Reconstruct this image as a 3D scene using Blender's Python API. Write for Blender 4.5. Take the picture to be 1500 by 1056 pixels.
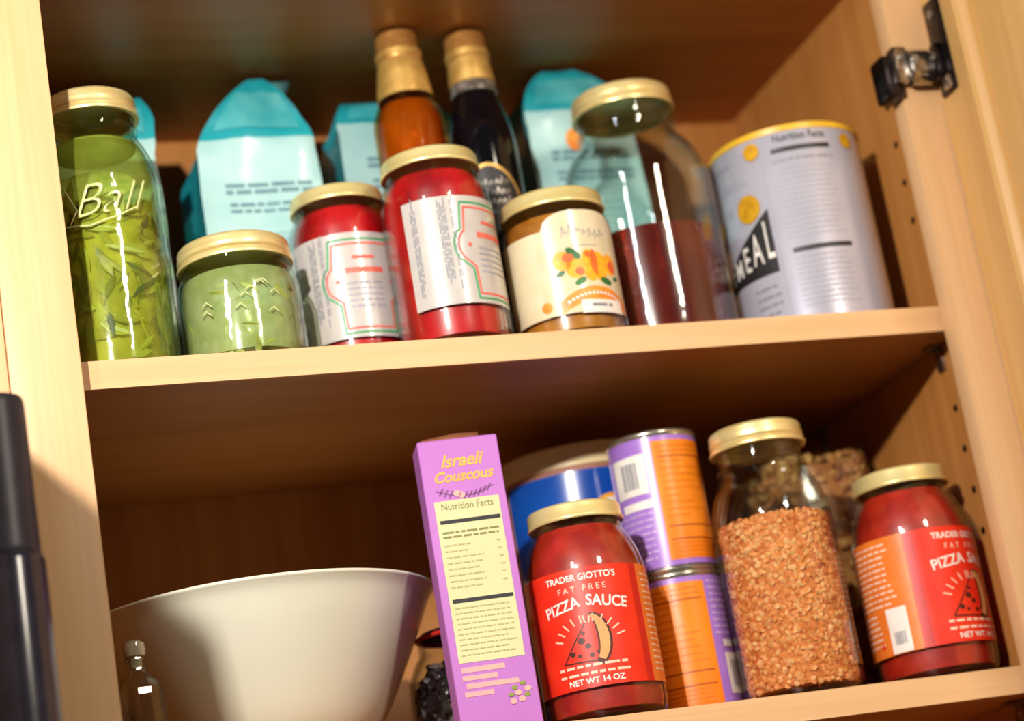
import bpy, bmesh, math, random
from mathutils import Vector, Matrix, Euler, noise
PI = math.pi
R = math.radians
random.seed(7)
scene = bpy.context.scene
for o in list(bpy.data.objects): bpy.data.objects.remove(o)
COL = scene.collection

# ---------------------------------------------------------------- camera, world, lights, exposure
cam_d = bpy.data.cameras.new('camera'); cam = bpy.data.objects.new('camera', cam_d); COL.objects.link(cam)
cam.location = (-.2194, -1.448, -.4779)
cam.rotation_euler = (1.8605, .1619, -.2929)
cam_d.sensor_width = 36; cam_d.lens = 3393.7 / 1500 * 36
cam_d.clip_start = .05; cam_d.clip_end = 50
cam_d.dof.use_dof = True; cam_d.dof.focus_distance = 1.55; cam_d.dof.aperture_fstop = 3.5
scene.camera = cam

world = bpy.data.worlds.new('world'); scene.world = world; world.use_nodes = True
bg = world.node_tree.nodes['Background']
bg.inputs[0].default_value = (1.0, .88, .80, 1); bg.inputs[1].default_value = .065

def area_light(name, loc, target, sx, sy, power, color):
    d = bpy.data.lights.new(name, 'AREA'); d.shape = 'RECTANGLE'; d.size = sx; d.size_y = sy
    d.energy = power; d.color = color
    o = bpy.data.objects.new(name, d); COL.objects.link(o); o.location = loc
    o.rotation_euler = (Vector(target) - Vector(loc)).to_track_quat('-Z', 'Y').to_euler()
    return o
area_light('kitchen_lamp', (-.38, -1.02, .274), (.3, .1, 0), .025, .03, 20.5, (1, .935, .86))
area_light('tube_lamp', (-1.15, -1.7, .82), (.3, .1, 0), .13, .48, 9, (.97, .97, 1))
area_light('far_lamp', (.9, -1.95, .78), (.2, .1, 0), .14, .46, 19, (1, .88, .72))
vs = scene.view_settings
scene.display_settings.display_device = 'sRGB'
vs.view_transform = 'Standard'; vs.look = 'None'; vs.gamma = 1; vs.use_curve_mapping = False
vs.exposure = 0.0
scene.cycles.max_bounces = 10; scene.cycles.transparent_max_bounces = 24
scene.cycles.caustics_reflective = False; scene.cycles.caustics_refractive = False

# ---------------------------------------------------------------- numbers of the place (metres)
W, D, ZC, TS, H = .6425, .3334, .2893, .0196, -.275
TF, YS, OV = .019, .022, .018
XR = W + OV; XL = -OV
DOORX = .6736
CX, CY = cam.location.x, cam.location.y
def face(x, y):          # heading from (x,y) to where the photographer stood
    return math.atan2(CX - x, -(CY - y))

# ---------------------------------------------------------------- materials
def lin(c):
    return tuple((v/255/12.92 if v/255 <= .04045 else ((v/255+.055)/1.055)**2.4) for v in c) + (1,)
def new_mat(name):
    m = bpy.data.materials.new(name); m.use_nodes = True
    nt = m.node_tree; nt.nodes.clear()
    out = nt.nodes.new('ShaderNodeOutputMaterial')
    return m, nt, out
def N(nt, t, **kw):
    n = nt.nodes.new(t)
    for k, v in kw.items(): setattr(n, k, v)
    return n
def coords(nt, scale):
    tc = N(nt, 'ShaderNodeTexCoord'); mp = N(nt, 'ShaderNodeMapping'); mp.inputs['Scale'].default_value = scale
    nt.links.new(tc.outputs['Object'], mp.inputs['Vector']); return mp.outputs[0]
def ramp(nt, fac, stops):
    r = N(nt, 'ShaderNodeValToRGB'); el = r.color_ramp.elements
    while len(el) < len(stops): el.new(.5)
    for e, (p, c) in zip(el, stops): e.position = p; e.color = c
    nt.links.new(fac, r.inputs[0]); return r.outputs[0]
def plain(name, c1, c2=None, rough=.5, metal=0, scale=(60, 60, 60), coat=0, bump=0, bscale=None, spec=.5, lo=.35, hi=.65, detail=3):
    m, nt, out = new_mat(name)
    b = N(nt, 'ShaderNodeBsdfPrincipled')
    c1 = lin(c1); c2 = lin(c2) if c2 else tuple(min(1, v*.86) for v in c1[:3]) + (1,)
    nz = N(nt, 'ShaderNodeTexNoise'); nz.inputs['Scale'].default_value = 1; nz.inputs['Detail'].default_value = detail
    nt.links.new(coords(nt, scale), nz.inputs['Vector'])
    nt.links.new(ramp(nt, nz.outputs['Fac'], [(lo, c1), (hi, c2)]), b.inputs['Base Color'])
    b.inputs['Roughness'].default_value = rough; b.inputs['Metallic'].default_value = metal
    b.inputs['Specular IOR Level'].default_value = spec
    b.inputs['Coat Weight'].default_value = coat; b.inputs['Coat Roughness'].default_value = .12
    if bump:
        n2 = N(nt, 'ShaderNodeTexNoise'); n2.inputs['Scale'].default_value = 1
        nt.links.new(coords(nt, bscale or scale), n2.inputs['Vector'])
        bp = N(nt, 'ShaderNodeBump'); bp.inputs['Strength'].default_value = bump; bp.inputs['Distance'].default_value = .002
        nt.links.new(n2.outputs['Fac'], bp.inputs['Height']); nt.links.new(bp.outputs[0], b.inputs['Normal'])
    nt.links.new(b.outputs[0], out.inputs[0]); return m
def wood(name, axis, c1, c2, c3, rough=.42, fine=220):
    m, nt, out = new_mat(name)
    b = N(nt, 'ShaderNodeBsdfPrincipled')
    sc = [38, 38, 38]; sc[axis] = 2.2
    s2 = [fine]*3; s2[axis] = 5
    n1 = N(nt, 'ShaderNodeTexNoise'); n1.inputs['Scale'].default_value = 1; n1.inputs['Detail'].default_value = 5; n1.inputs['Distortion'].default_value = .6
    n2 = N(nt, 'ShaderNodeTexNoise'); n2.inputs['Scale'].default_value = 1; n2.inputs['Detail'].default_value = 3
    nt.links.new(coords(nt, sc), n1.inputs['Vector']); nt.links.new(coords(nt, s2), n2.inputs['Vector'])
    a = ramp(nt, n1.outputs['Fac'], [(.28, lin(c2)), (.5, lin(c1)), (.75, lin(c3))])
    g = ramp(nt, n2.outputs['Fac'], [(.3, (.93, .92, .90, 1)), (.62, (1, 1, 1, 1))])
    mx = N(nt, 'ShaderNodeMix', data_type='RGBA', blend_type='MULTIPLY'); mx.inputs[0].default_value = 1
    nt.links.new(a, mx.inputs[6]); nt.links.new(g, mx.inputs[7]); nt.links.new(mx.outputs[2], b.inputs['Base Color'])
    b.inputs['Roughness'].default_value = rough; b.inputs['Specular IOR Level'].default_value = .35
    nt.links.new(b.outputs[0], out.inputs[0]); return m
def glass(name, tint=(.97, .99, .98), edge=(.55, .6, .58), rough=.03, wob=.12):
    # thin clear wall: straight transmission plus mirror reflection by fresnel, deeper tint at glancing angles
    m, nt, out = new_mat(name)
    lw = N(nt, 'ShaderNodeLayerWeight'); lw.inputs[0].default_value = .35
    col = ramp(nt, lw.outputs['Facing'], [(.35, tint + (1,)), (1, edge + (1,))])
    tr = N(nt, 'ShaderNodeBsdfTransparent'); nt.links.new(col, tr.inputs[0])
    gl = N(nt, 'ShaderNodeBsdfGlossy'); gl.inputs['Roughness'].default_value = rough
    fr = N(nt, 'ShaderNodeFresnel'); ge = N(nt, 'ShaderNodeNewGeometry')
    io = N(nt, 'ShaderNodeMapRange'); io.inputs['To Min'].default_value = 1.5; io.inputs['To Max'].default_value = 1/1.5
    nt.links.new(ge.outputs['Backfacing'], io.inputs['Value']); nt.links.new(io.outputs[0], fr.inputs[0])   # same mirror strength from inside
    bp = N(nt, 'ShaderNodeBump'); bp.inputs['Strength'].default_value = wob; bp.inputs['Distance'].default_value = .002
    nz = N(nt, 'ShaderNodeTexNoise'); nz.inputs['Scale'].default_value = 1; nz.inputs['Detail'].default_value = 1
    nt.links.new(coords(nt, (70, 70, 70)), nz.inputs['Vector']); nt.links.new(nz.outputs['Fac'], bp.inputs['Height'])
    nt.links.new(bp.outputs[0], gl.inputs['Normal'])
    mx = N(nt, 'ShaderNodeMixShader'); nt.links.new(fr.outputs[0], mx.inputs[0])
    nt.links.new(tr.outputs[0], mx.inputs[1]); nt.links.new(gl.outputs[0], mx.inputs[2])
    nt.links.new(mx.outputs[0], out.inputs[0]); return m
def liquid(name, tint, c1, c2, fac, rough=.15, scale=(40, 40, 40)):
    m, nt, out = new_mat(name)
    tr = N(nt, 'ShaderNodeBsdfTransparent'); tr.inputs[0].default_value = tint + (1,)
    b = N(nt, 'ShaderNodeBsdfPrincipled'); b.inputs['Roughness'].default_value = rough
    nz = N(nt, 'ShaderNodeTexNoise'); nz.inputs['Scale'].default_value = 1; nz.inputs['Detail'].default_value = 3
    nt.links.new(coords(nt, scale), nz.inputs['Vector'])
    nt.links.new(ramp(nt, nz.outputs['Fac'], [(.35, lin(c1)), (.65, lin(c2))]), b.inputs['Base Color'])
    mx = N(nt, 'ShaderNodeMixShader'); mx.inputs[0].default_value = fac
    nt.links.new(tr.outputs[0], mx.inputs[1]); nt.links.new(b.outputs[0], mx.inputs[2])
    nt.links.new(mx.outputs[0], out.inputs[0]); return m

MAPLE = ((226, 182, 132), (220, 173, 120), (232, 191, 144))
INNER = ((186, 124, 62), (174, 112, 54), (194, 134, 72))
M = {}
M['wood_z'] = wood('maple_upright', 2, *MAPLE)
M['wood_x'] = wood('maple_crosswise', 0, *MAPLE)
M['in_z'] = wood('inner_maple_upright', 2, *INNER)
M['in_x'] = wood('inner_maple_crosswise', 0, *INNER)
M['door_z'] = wood('door_maple', 2, (212, 168, 104), (204, 157, 92), (220, 178, 116))
M['plaster'] = plain('painted_plaster', (205, 196, 180), rough=.8)
M['gold'] = plain('gold_lid', (252, 236, 168), (246, 224, 144), rough=.34, metal=.5, scale=(30, 30, 200))
M['brass'] = plain('brass_band', (252, 234, 168), (236, 208, 134), rough=.34, metal=.5, scale=(40, 40, 260))
M['foil'] = plain('gold_foil', (228, 186, 104), (206, 160, 80), rough=.42, metal=.55, scale=(120, 120, 120), bump=.15)
M['foil_dark'] = plain('brown_gold_foil', (206, 150, 80), (184, 128, 64), rough=.4, metal=.5, scale=(120, 120, 120), bump=.15)
M['silver'] = plain('silver_foil', (196, 190, 180), (120, 112, 104), rough=.35, metal=.7, scale=(150, 150, 150))
M['nickel'] = plain('nickel_steel', (196, 188, 176), (120, 112, 106), rough=.22, metal=.95, scale=(160, 160, 160))
M['nickel_dark'] = plain('dark_steel', (66, 60, 62), (36, 32, 36), rough=.28, metal=.9, scale=(160, 160, 160))
M['glass'] = glass('clear_glass', edge=(.7, .73, .72))
M['glass_thick'] = glass('thick_blown_glass', (.95, .98, .97), (.6, .68, .68))
M['glass_neck'] = glass('green_cast_glass', (.95, .98, .92), (.6, .68, .48), wob=.45)
M['amber_glass'] = glass('amber_glass', (.97, .80, .5), (.8, .5, .2))
M['black_glass'] = plain('black_bottle_glass', (10, 9, 14), (6, 6, 10), rough=.06)
M['white_ink'] = plain('white_ink', (246, 240, 230), rough=.5)
M['black_ink'] = plain('black_ink', (24, 22, 24), (34, 32, 34), rough=.5)
M['grey_ink'] = plain('grey_ink', (128, 128, 138), (140, 140, 148), rough=.5)
M['pale_grey_ink'] = plain('pale_grey_ink', (170, 170, 182), rough=.5)
M['red_ink'] = plain('red_ink', (232, 100, 84), (238, 120, 100), rough=.5)
M['green_ink'] = plain('green_ink', (58, 150, 92), (84, 168, 112), rough=.5)

# ---------------------------------------------------------------- object helpers
def tag(o, label=None, cat=None, group=None, kind=None):
    if label: o['label'] = label
    if cat: o['category'] = cat
    if group: o['group'] = group
    if kind: o['kind'] = kind
    return o
def thing(name, label, cat, loc, rotz=0, group=None, scale=1):
    o = bpy.data.objects.new(name, None); COL.objects.link(o); o.empty_display_size = .02
    o.location = loc; o.rotation_euler = (0, 0, rotz); o.scale = (scale,)*3
    return tag(o, label, cat, group)
def obj(name, bm, mats, parent=None, smooth=True, label=None, kind=None, sharp=40):
    me = bpy.data.meshes.new(name)
    bmesh.ops.recalc_face_normals(bm, faces=bm.faces[:])
    bm.to_mesh(me); bm.free()
    for m in (mats if isinstance(mats, list) else [mats]): me.materials.append(m)
    if smooth:
        for p in me.polygons: p.use_smooth = True
        me.set_sharp_from_angle(angle=R(sharp))
    o = bpy.data.objects.new(name, me); COL.objects.link(o)
    if parent: o.parent = parent
    if label: o['label'] = label
    if kind: o['kind'] = kind
    return o
def children(o): return [c for c in bpy.data.objects if c.parent == o]
def copy_tree(o, parent=None):
    c = o.copy(); COL.objects.link(c)
    if parent: c.parent = parent
    for ch in children(o): copy_tree(ch, c)
    return c
def add_box(bm, x0, x1, y0, y1, z0, z1, bev=0, seg=2):
    t = bmesh.new()
    bmesh.ops.create_cube(t, size=1)
    for v in t.verts:
        v.co = Vector((x0 + (v.co.x+.5)*(x1-x0), y0 + (v.co.y+.5)*(y1-y0), z0 + (v.co.z+.5)*(z1-z0)))
    if bev: bmesh.ops.bevel(t, geom=t.edges[:], offset=bev, segments=seg, affect='EDGES', profile=.5)
    me = bpy.data.meshes.new('t'); t.to_mesh(me); t.free(); bm.from_mesh(me); bpy.data.meshes.remove(me)
    return bm
def box(*a, **k): return add_box(bmesh.new(), *a, **k)
def lathe(profile, seg=56, bm=None, close=False):
    """profile: list of (r, z); r==0 ends close to a point"""
    bm = bm or bmesh.new(); rings = []
    for r, z in profile:
        if r < 1e-6: rings.append([bm.verts.new((0, 0, z))])
        else: rings.append([bm.verts.new((r*math.cos(2*PI*i/seg), r*math.sin(2*PI*i/seg), z)) for i in range(seg)])
    pairs = list(zip(rings, rings[1:]))
    if close: pairs.append((rings[-1], rings[0]))
    for a, b in pairs:
        for i in range(seg):
            j = (i+1) % seg
            if len(a) == 1 and len(b) == 1: continue
            if len(a) == 1: bm.faces.new((a[0], b[i], b[j]))
            elif len(b) == 1: bm.faces.new((a[i], a[j], b[0]))
            else: bm.faces.new((a[i], a[j], b[j], b[i]))
    return bm
def curve(pts, n=8):
    """Catmull-Rom through (r,z) points"""
    out = []
    P = [pts[0]] + list(pts) + [pts[-1]]
    for i in range(1, len(P)-2):
        p0, p1, p2, p3 = [Vector(q) for q in P[i-1:i+3]]
        for k in range(n):
            t = k/n
            v = .5*((2*p1) + (-p0+p2)*t + (2*p0-5*p1+4*p2-p3)*t*t + (-p0+3*p1-3*p2+p3)*t**3)
            out.append((max(v.x, 0), v.y))
    out.append(tuple(pts[-1])); return out
def shell(outer, th):
    """glass wall: outer profile from bottom centre up to the mouth, then the inner wall back down"""
    inner = [(max(r-th, 0.0), max(z, outer[0][1]+th)) for r, z in reversed(outer)]
    return outer + inner

# ---- flat print: 2-D shapes wrapped onto a surface by a mapping function
class Print:
    def __init__(s): s.bm = bmesh.new()
    def poly(s, pts):
        vs_ = [s.bm.verts.new((p[0], p[1], 0)) for p in pts]
        s.bm.faces.new(vs_); return s
    def rect(s, x, y, w, h, rot=0):
        c, d = math.cos(rot), math.sin(rot)
        return s.poly([(x+a*c-b*d, y+a*d+b*c) for a, b in ((-w/2, -h/2), (w/2, -h/2), (w/2, h/2), (-w/2, h/2))])
    def disc(s, x, y, r, ry=None, n=20):
        ry = ry or r
        return s.poly([(x+r*math.cos(2*PI*i/n), y+ry*math.sin(2*PI*i/n)) for i in range(n)])
    def line(s, pts, w):
        for a, b in zip(pts, pts[1:]):
            a, b = Vector(a), Vector(b); d = (b-a); L = d.length
            if L < 1e-7: continue
            s.rect((a.x+b.x)/2, (a.y+b.y)/2, L + w*.6, w, math.atan2(d.y, d.x))
        return s
    def rows(s, x0, x1, y0, y1, pitch, h, seed=1, fill=.85, words=True):
        rd = random.Random(seed); y = y1
        while y >= y0:
            x = x0; end = x0 + (x1-x0)*rd.uniform(fill, 1)
            while x < end - h*.5:
                wl = min(rd.uniform(2, 7)*h*.9, end-x)
                s.rect(x+wl/2, y, wl, h); x += wl + h*.9
            y -= pitch
        return s
    def text(s, body, x, y, size, align='CENTER', shear=0, rot=0, sx=1, spacing=1, bold=0):
        cu = bpy.data.curves.new('t', 'FONT'); cu.body = body; cu.size = size; cu.shear = shear
        cu.align_x = align; cu.align_y = 'CENTER'; cu.space_character = spacing; cu.offset = bold
        o = bpy.data.objects.new('t', cu); COL.objects.link(o)
        me = bpy.data.meshes.new_from_object(o)
        me.transform(Matrix.Translation((x, y, 0)) @ Matrix.Rotation(rot, 4, 'Z') @ Matrix.Diagonal((sx, 1, 1, 1)))
        s.bm.from_mesh(me)
        bpy.data.meshes.remove(me); bpy.data.objects.remove(o); bpy.data.curves.remove(cu); return s
    def build(s, name, m, parent, mapf, step=.003, **k):
        bm = s.bm
        if step:
            xs = [v.co.x for v in bm.verts]; lo, hi = min(xs), max(xs); x = math.floor(lo/step)*step
            while x < hi:
                x += step
                if lo < x < hi:
                    bmesh.ops.bisect_plane(bm, geom=bm.verts[:]+bm.edges[:]+bm.faces[:], plane_co=(x, 0, 0), plane_no=(1, 0, 0), dist=1e-7)
        bmesh.ops.triangulate(bm, faces=[f for f in bm.faces if len(f.verts) > 4])
        for v in bm.verts: v.co = Vector(mapf(v.co.x, v.co.y))
        if 'fine' in name or 'small' in name or name in ('pale_print', 'script_print', 'barcode', 'grey_print', 'heading_print', 'pale_lettering', 'banner_print', 'printed_heading'): k.setdefault('kind', 'stuff')
        return obj(name, bm, m, parent, **k)
def on_cyl(r, z0=0, a0=0):
    return lambda s, z: (r*math.sin(a0+s/r), -r*math.cos(a0+s/r), z0+z)
def label_sheet(r, a0, a1, z0, z1, th=.0003, bot=None, top=None, n=40):
    """curved paper sheet with thickness; a in degrees, 0 faces -y; top(t) optional upper edge"""
    bm = bmesh.new(); cols = []
    for i in range(n+1):
        t = i/n; a = R(a0+(a1-a0)*t); zt = top(t) if top else z1; zb = bot(t) if bot else z0
        cols.append([bm.verts.new((q*math.sin(a), -q*math.cos(a), z)) for q, z in ((r, zb), (r, zt), (r+th, zt), (r+th, zb))])
    for a, b in zip(cols, cols[1:]):
        for k in range(4):
            bm.faces.new((a[k], b[k], b[(k+1) % 4], a[(k+1) % 4]))
    bm.faces.new(cols[0]); bm.faces.new(cols[-1][::-1]); return bm

# ================================================================ the cabinet
cab = thing('kitchen_cabinet', 'open pale maple kitchen cabinet with two loaded shelves and a door on the right', 'cabinet', (0, 0, 0))
ZB, ZT = -.60, .42      # uprights run on above and below the frame
def cpart(name, bm, m, parent=cab, **k): return obj(name, bm, m, parent, **k)
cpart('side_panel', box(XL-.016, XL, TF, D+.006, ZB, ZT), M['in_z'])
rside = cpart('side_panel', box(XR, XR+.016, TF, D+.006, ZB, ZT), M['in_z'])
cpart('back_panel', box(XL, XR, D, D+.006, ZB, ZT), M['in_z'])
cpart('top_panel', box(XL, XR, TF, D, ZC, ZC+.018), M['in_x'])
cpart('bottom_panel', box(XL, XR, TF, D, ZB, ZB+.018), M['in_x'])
cpart('stile', box(-.047, 0, 0, TF, ZB, ZT, bev=.0012), M['wood_z'])
cpart('stile', box(W, .704, 0, TF, ZB, ZT, bev=.0012), M['wood_z'])
cpart('filler_strip', box(-.14, -.0474, .0006, TF, ZB, ZT, bev=.0012), M['wood_z'])
cpart('top_rail', box(0, W, 0, TF, ZC+.002, ZT, bev=.001), M['wood_x'])
cpart('bottom_rail', box(0, W, 0, TF, ZB, ZB+.03, bev=.001), M['wood_x'])
for zs in (0, H):
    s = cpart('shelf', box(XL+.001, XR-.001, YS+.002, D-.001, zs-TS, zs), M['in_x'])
    cpart('edge_band', box(XL+.001, XR-.001, YS, YS+.002, zs-TS, zs), M['wood_x'], s)
# shelf pins under the right ends, pin holes in the right side panel
for y, zs in ((.062, 0), (.28, 0), (.062, H), (.28, H)):
    b = box(XR-.012, XR-.0002, y-.006, y+.006, zs-TS-.0025, zs-TS-.0002, bev=.0006)
    add_box(b, XR-.003, XR-.0002, y-.005, y+.005, zs-TS-.020, zs-TS-.002, bev=.0008)
    lathe([(0, .0), (.003, .0), (.003, .008), (0, .008)], 14, None).free()
    cpart('shelf_pin', b, M['nickel'])
for z in (.0826, .1146, .1466, .1786, -.0707, -.1027, -.1347, -.1667):
    bm = lathe([(.0030, 0), (.0024, -.0004), (.0018, -.0002), (0, -.0001)], 16)
    bmesh.ops.rotate(bm, verts=bm.verts, matrix=Matrix.Rotation(PI/2, 3, 'Y'))
    bmesh.ops.translate(bm, verts=bm.verts, vec=(XR-.0003, .0574, z))
    cpart('pin_hole', bm, M['nickel_dark'], rside)
# the open door: flat frame, sloped inner moulding, recessed panel
dx0, dx1 = DOORX, DOORX+.0195
def prism_z(pts, z0, z1):
    bm = bmesh.new(); a = [bm.verts.new((x, y, z0)) for x, y in pts]; b = [bm.verts.new((x, y, z1)) for x, y in pts]
    n = len(pts); bm.faces.new(a); bm.faces.new(b[::-1])
    for i in range(n): bm.faces.new((a[i], a[(i+1) % n], b[(i+1) % n], b[i]))
    return bm
prof = [(dx0, -.0025), (dx0, -.0440), (dx0-.0006, -.0465), (dx0+.0015, -.0505), (dx0+.0065, -.0540), (dx0+.0075, -.0560), (dx0+.0075, -.058), (dx1, -.058), (dx1, -.0025)]
door = cpart('door', prism_z([(dx0+.009, -.055), (dx0+.009, -.325), (dx1-.004, -.325), (dx1-.004, -.055)], ZB+.05, ZT-.03), M['door_z'])
door['label'] = 'cabinet door swung open at the right with recessed panel'
cpart('door_stile', prism_z(prof, ZB+.01, ZT), M['door_z'], door, sharp=25)
cpart('door_stile', prism_z([(x, -.378-y) for x, y in prof], ZB+.01, ZT), M['door_z'], door, sharp=25)
cpart('door_rail', box(dx0, dx1, -.322, -.056, ZB+.01, ZB+.065), M['door_z'], door)
cpart('door_rail', box(dx0, dx1, -.322, -.056, ZT-.055, ZT), M['door_z'], door)
# hinge at the top right
hz = .181
b = bmesh.new()
add_box(b, W-.0155, W-.0006, -.006, .016, hz-.021, hz+.014, bev=.003)
hinge = cpart('hinge', b, M['nickel_dark'], label='dark and shiny metal cabinet hinge')
b = box(W-.008, W+.004, -.012, -.0005, hz-.011, hz+.018, bev=.002)
cpart('mounting_plate', b, M['nickel'], hinge)
bm = lathe([(0, 0), (.010, 0), (.0125, .002), (.0125, .018), (.0105, .0205), (0, .0205)], 28)
bmesh.ops.rotate(bm, verts=bm.verts, matrix=Matrix.Rotation(PI/2, 3, 'Y'))
bmesh.ops.scale(bm, verts=bm.verts, vec=(1, .75, 1.15))
bmesh.ops.translate(bm, verts=bm.verts, vec=(W+.002, -.0095, hz+.0005))
cpart('hinge_barrel', bm, M['nickel'], hinge)
cpart('hinge_arm', box(W+.018, DOORX-.001, -.0145, -.006, hz-.007, hz+.007, bev=.002), M['nickel'], hinge)
cpart('wing_plate', box(DOORX-.0035, DOORX-.0002, -.030, -.008, hz-.025, hz+.052, bev=.0012), M['nickel_dark'], hinge)
cpart('wing_rib', box(DOORX-.0085, DOORX-.0035, -.022, -.012, hz-.012, hz+.016, bev=.0015), M['nickel_dark'], hinge)
cpart('wing_foot', box(DOORX-.0075, DOORX-.0035, -.028, -.018, hz-.024, hz-.013, bev=.0015), M['nickel'], hinge)
def screw(loc, axis, parent, r=.0036):
    bm = lathe([(0, -.001), (r, -.001), (r, .0006), (r*.7, .0014), (r*.25, .0016), (r*.2, .0008), (0, .0008)], 18)
    bmesh.ops.rotate(bm, verts=bm.verts, matrix=Vector((0, 0, 1)).rotation_difference(Vector(axis)).to_matrix())
    bmesh.ops.translate(bm, verts=bm.verts, vec=loc); return cpart('screw', bm, M['silver'], parent)
screw((DOORX-.004, -.019, hz+.040), (-1, 0, 0), hinge)
screw((DOORX-.0085, -.017, hz+.006), (-1, 0, 0), hinge)
screw((W+.006, -.0185, hz+.004), (0, -1, 0), hinge)
screw((W-.002, -.0125, hz+.009), (0, -1, 0), hinge, .003)

# the wall behind, an added shadow block and the ledge just left of the frame
tag(obj('wall_back', box(-1.4, 1.9, D+.0065, D+.09, -1.2, 1.0), M['plaster'], smooth=False), kind='structure')
tag(obj('shadow_block_left', box(-.34, -.125, -.415, -.001, -.9, .019), M['plaster'], smooth=False), kind='structure')  # unseen block added to throw the diagonal shadow on stile and bowl
tag(obj('trim_1', box(-.1249, -.02, -.15, -.001, -.44, -.42, bev=.002), M['wood_x'], smooth=False), kind='structure')

# ================================================================ jars
def mason(name, label, rad, h, rn, lid_r, loc, shoulder=.72, neck=.84, group=None, gm='glass_thick', body_z=None, cat='jar', band_h=.0165, rotz=None):
    x, y, z = loc
    t = thing(name, label, cat, loc, face(x, y) if rotz is None else rotz, group)
    zs, zn = h*shoulder, h*neck
    dz = zn-zs
    prof = [(0, .003), (rad*.72, .0025), (rad*.86, 0), (rad*.95, .002), (rad*.992, .008), (rad, .016), (rad, zs-.01)]
    sh = curve([(rad, zs-.01), (rad*.985, zs), (rad-(rad-rn)*.40, zs+dz*.50), (rn+.0012, zs+dz*.86), (rn, zn)], 6)
    prof += sh[1:]
    top = h-.003
    prof += [(rn+.0016, zn+.001), (rn+.0018, zn+.003), (rn, zn+.0045), (rn, top-.0008), (rn-.0008, top)]
    g = obj('glass_body', lathe(shell(prof, .0028)), M[gm], t)
    b = bmesh.new()
    zb = h-band_h
    lathe([(rn+.0006, zb), (lid_r+.0012, zb), (lid_r+.0016, zb+.0016), (lid_r+.0006, zb+.0034), (lid_r-.0002, zb+.0045), (lid_r+.0007, zb+.006), (lid_r-.0002, zb+.0075),
           (lid_r+.0006, zb+.009), (lid_r-.0002, zb+.0105), (lid_r, h-.0028), (lid_r-.0008, h-.0008), (lid_r-.0022, h), (lid_r-.0052, h), (lid_r-.0055, h-.0008)], 64, b)
    obj('screw_band', b, M['brass'], t, sharp=60)
    obj('lid_disc', lathe([(0, h-.0012), (lid_r*.55, h-.0012), (lid_r*.6, h-.0006), (lid_r-.0056, h-.0006), (lid_r-.0056, h-.0026), (0, h-.0026)]), M['gold'], t)
    return t, prof
def fill_profile(prof, level, inset=.0034):
    out = [(0, .0045)]
    for r, z in prof:
        if r > inset*3 and z > .0045 and z < level: out.append((r-inset, z))
    last = out[-1][0]
    # radius at the level
    for (r0, z0), (r1, z1) in zip(prof, prof[1:]):
        if z0 <= level <= z1 and z1 > z0 and r0 > .01: last = r0+(r1-r0)*(level-z0)/(z1-z0)-inset
    out += [(last, level), (0, level)]
    return out
def pebble(bm, c, sx, sy, sz, rot, n=6, mi=0):
    """low lens-shaped seed"""
    e = Euler(rot).to_matrix(); vs_ = []
    top = bm.verts.new(c+e @ Vector((0, 0, sz))); bot = bm.verts.new(c+e @ Vector((0, 0, -sz)))
    ring = [bm.verts.new(c+e @ Vector((sx*math.cos(2*PI*i/n), sy*math.sin(2*PI*i/n), 0))) for i in range(n)]
    for i in range(n):
        f = bm.faces.new((ring[i], ring[(i+1) % n], top)); f.material_index = mi
        f = bm.faces.new((ring[(i+1) % n], ring[i], bot)); f.material_index = mi

# --- tall green jar, far left of the upper shelf
M['green_liquid'] = liquid('green_brine', (.92, .94, .6), (214, 212, 96), (172, 174, 54), .26, scale=(30, 30, 22))
M['green_liquid2'] = liquid('pale_green_jelly', (.88, .93, .76), (212, 220, 166), (186, 200, 128), .55, scale=(70, 70, 60))
M['pale_green'] = plain('pale_green_reflection', (176, 200, 138), (142, 172, 108), rough=.3, scale=(60, 60, 60))
M['leaf'] = plain('steeped_leaf', (168, 166, 48), (120, 128, 36), rough=.5, scale=(50, 50, 50))
M['leaf_dark'] = plain('dark_steeped_leaf', (96, 104, 30), (70, 80, 22), rough=.5, scale=(50, 50, 50))
M['leaf_pale'] = plain('pale_steeped_leaf', (190, 196, 110), (160, 172, 70), rough=.5, scale=(50, 50, 50))
def leaves(n, r, z0, z1, seed, L=.012):
    rd = random.Random(seed); bm = bmesh.new()
    for i in range(n):
        q = r-rd.uniform(0, .0022); a = rd.uniform(0, 2*PI); z = rd.uniform(z0, z1)
        c = Vector((q*math.cos(a), q*math.sin(a), z)); l = L*rd.uniform(.5, 1.3); w = l*rd.uniform(.14, .4)
        k = rd.uniform(0, PI); e = Vector((-math.sin(a), math.cos(a), 0))*math.cos(k)+Vector((0, 0, 1))*math.sin(k)
        nrm = Vector((math.cos(a), math.sin(a), 0)); g = nrm.cross(e); mi = rd.choice((0, 0, 1, 2))
        mid = [bm.verts.new(c+e*(l*t)-nrm*(l*l*t*t*math.cos(k)**2/(2*r))) for t in (-1, -.5, 0, .5, 1)]
        for sg in (-1, 1):
            sd = [bm.verts.new(c+e*(l*t)+g*(sg*w*(1-t*t))-nrm*(l*l*t*t*math.cos(k)**2/(2*r)+.0006)) for t in (-.5, 0, .5)]
            for p in ((mid[0], mid[1], sd[0]), (mid[1], mid[2], sd[1], sd[0]), (mid[2], mid[3], sd[2], sd[1]), (mid[3], mid[4], sd[2])):
                f = bm.faces.new(p); f.material_index = mi
    return bm
LEAF = [M['leaf'], M['leaf_pale'], M['leaf_dark']]
t, prof = mason('preserving_jar', 'tall glass jar of yellow-green liquid with script lettering, far left of upper shelf', .0443, .2150, .0312, .0338, (.0385, .0872, .0002), shoulder=.70, neck=.87, gm='glass_neck')
obj('green_liquid', lathe(fill_profile(prof, .178)), M['green_liquid'], t)
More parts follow.
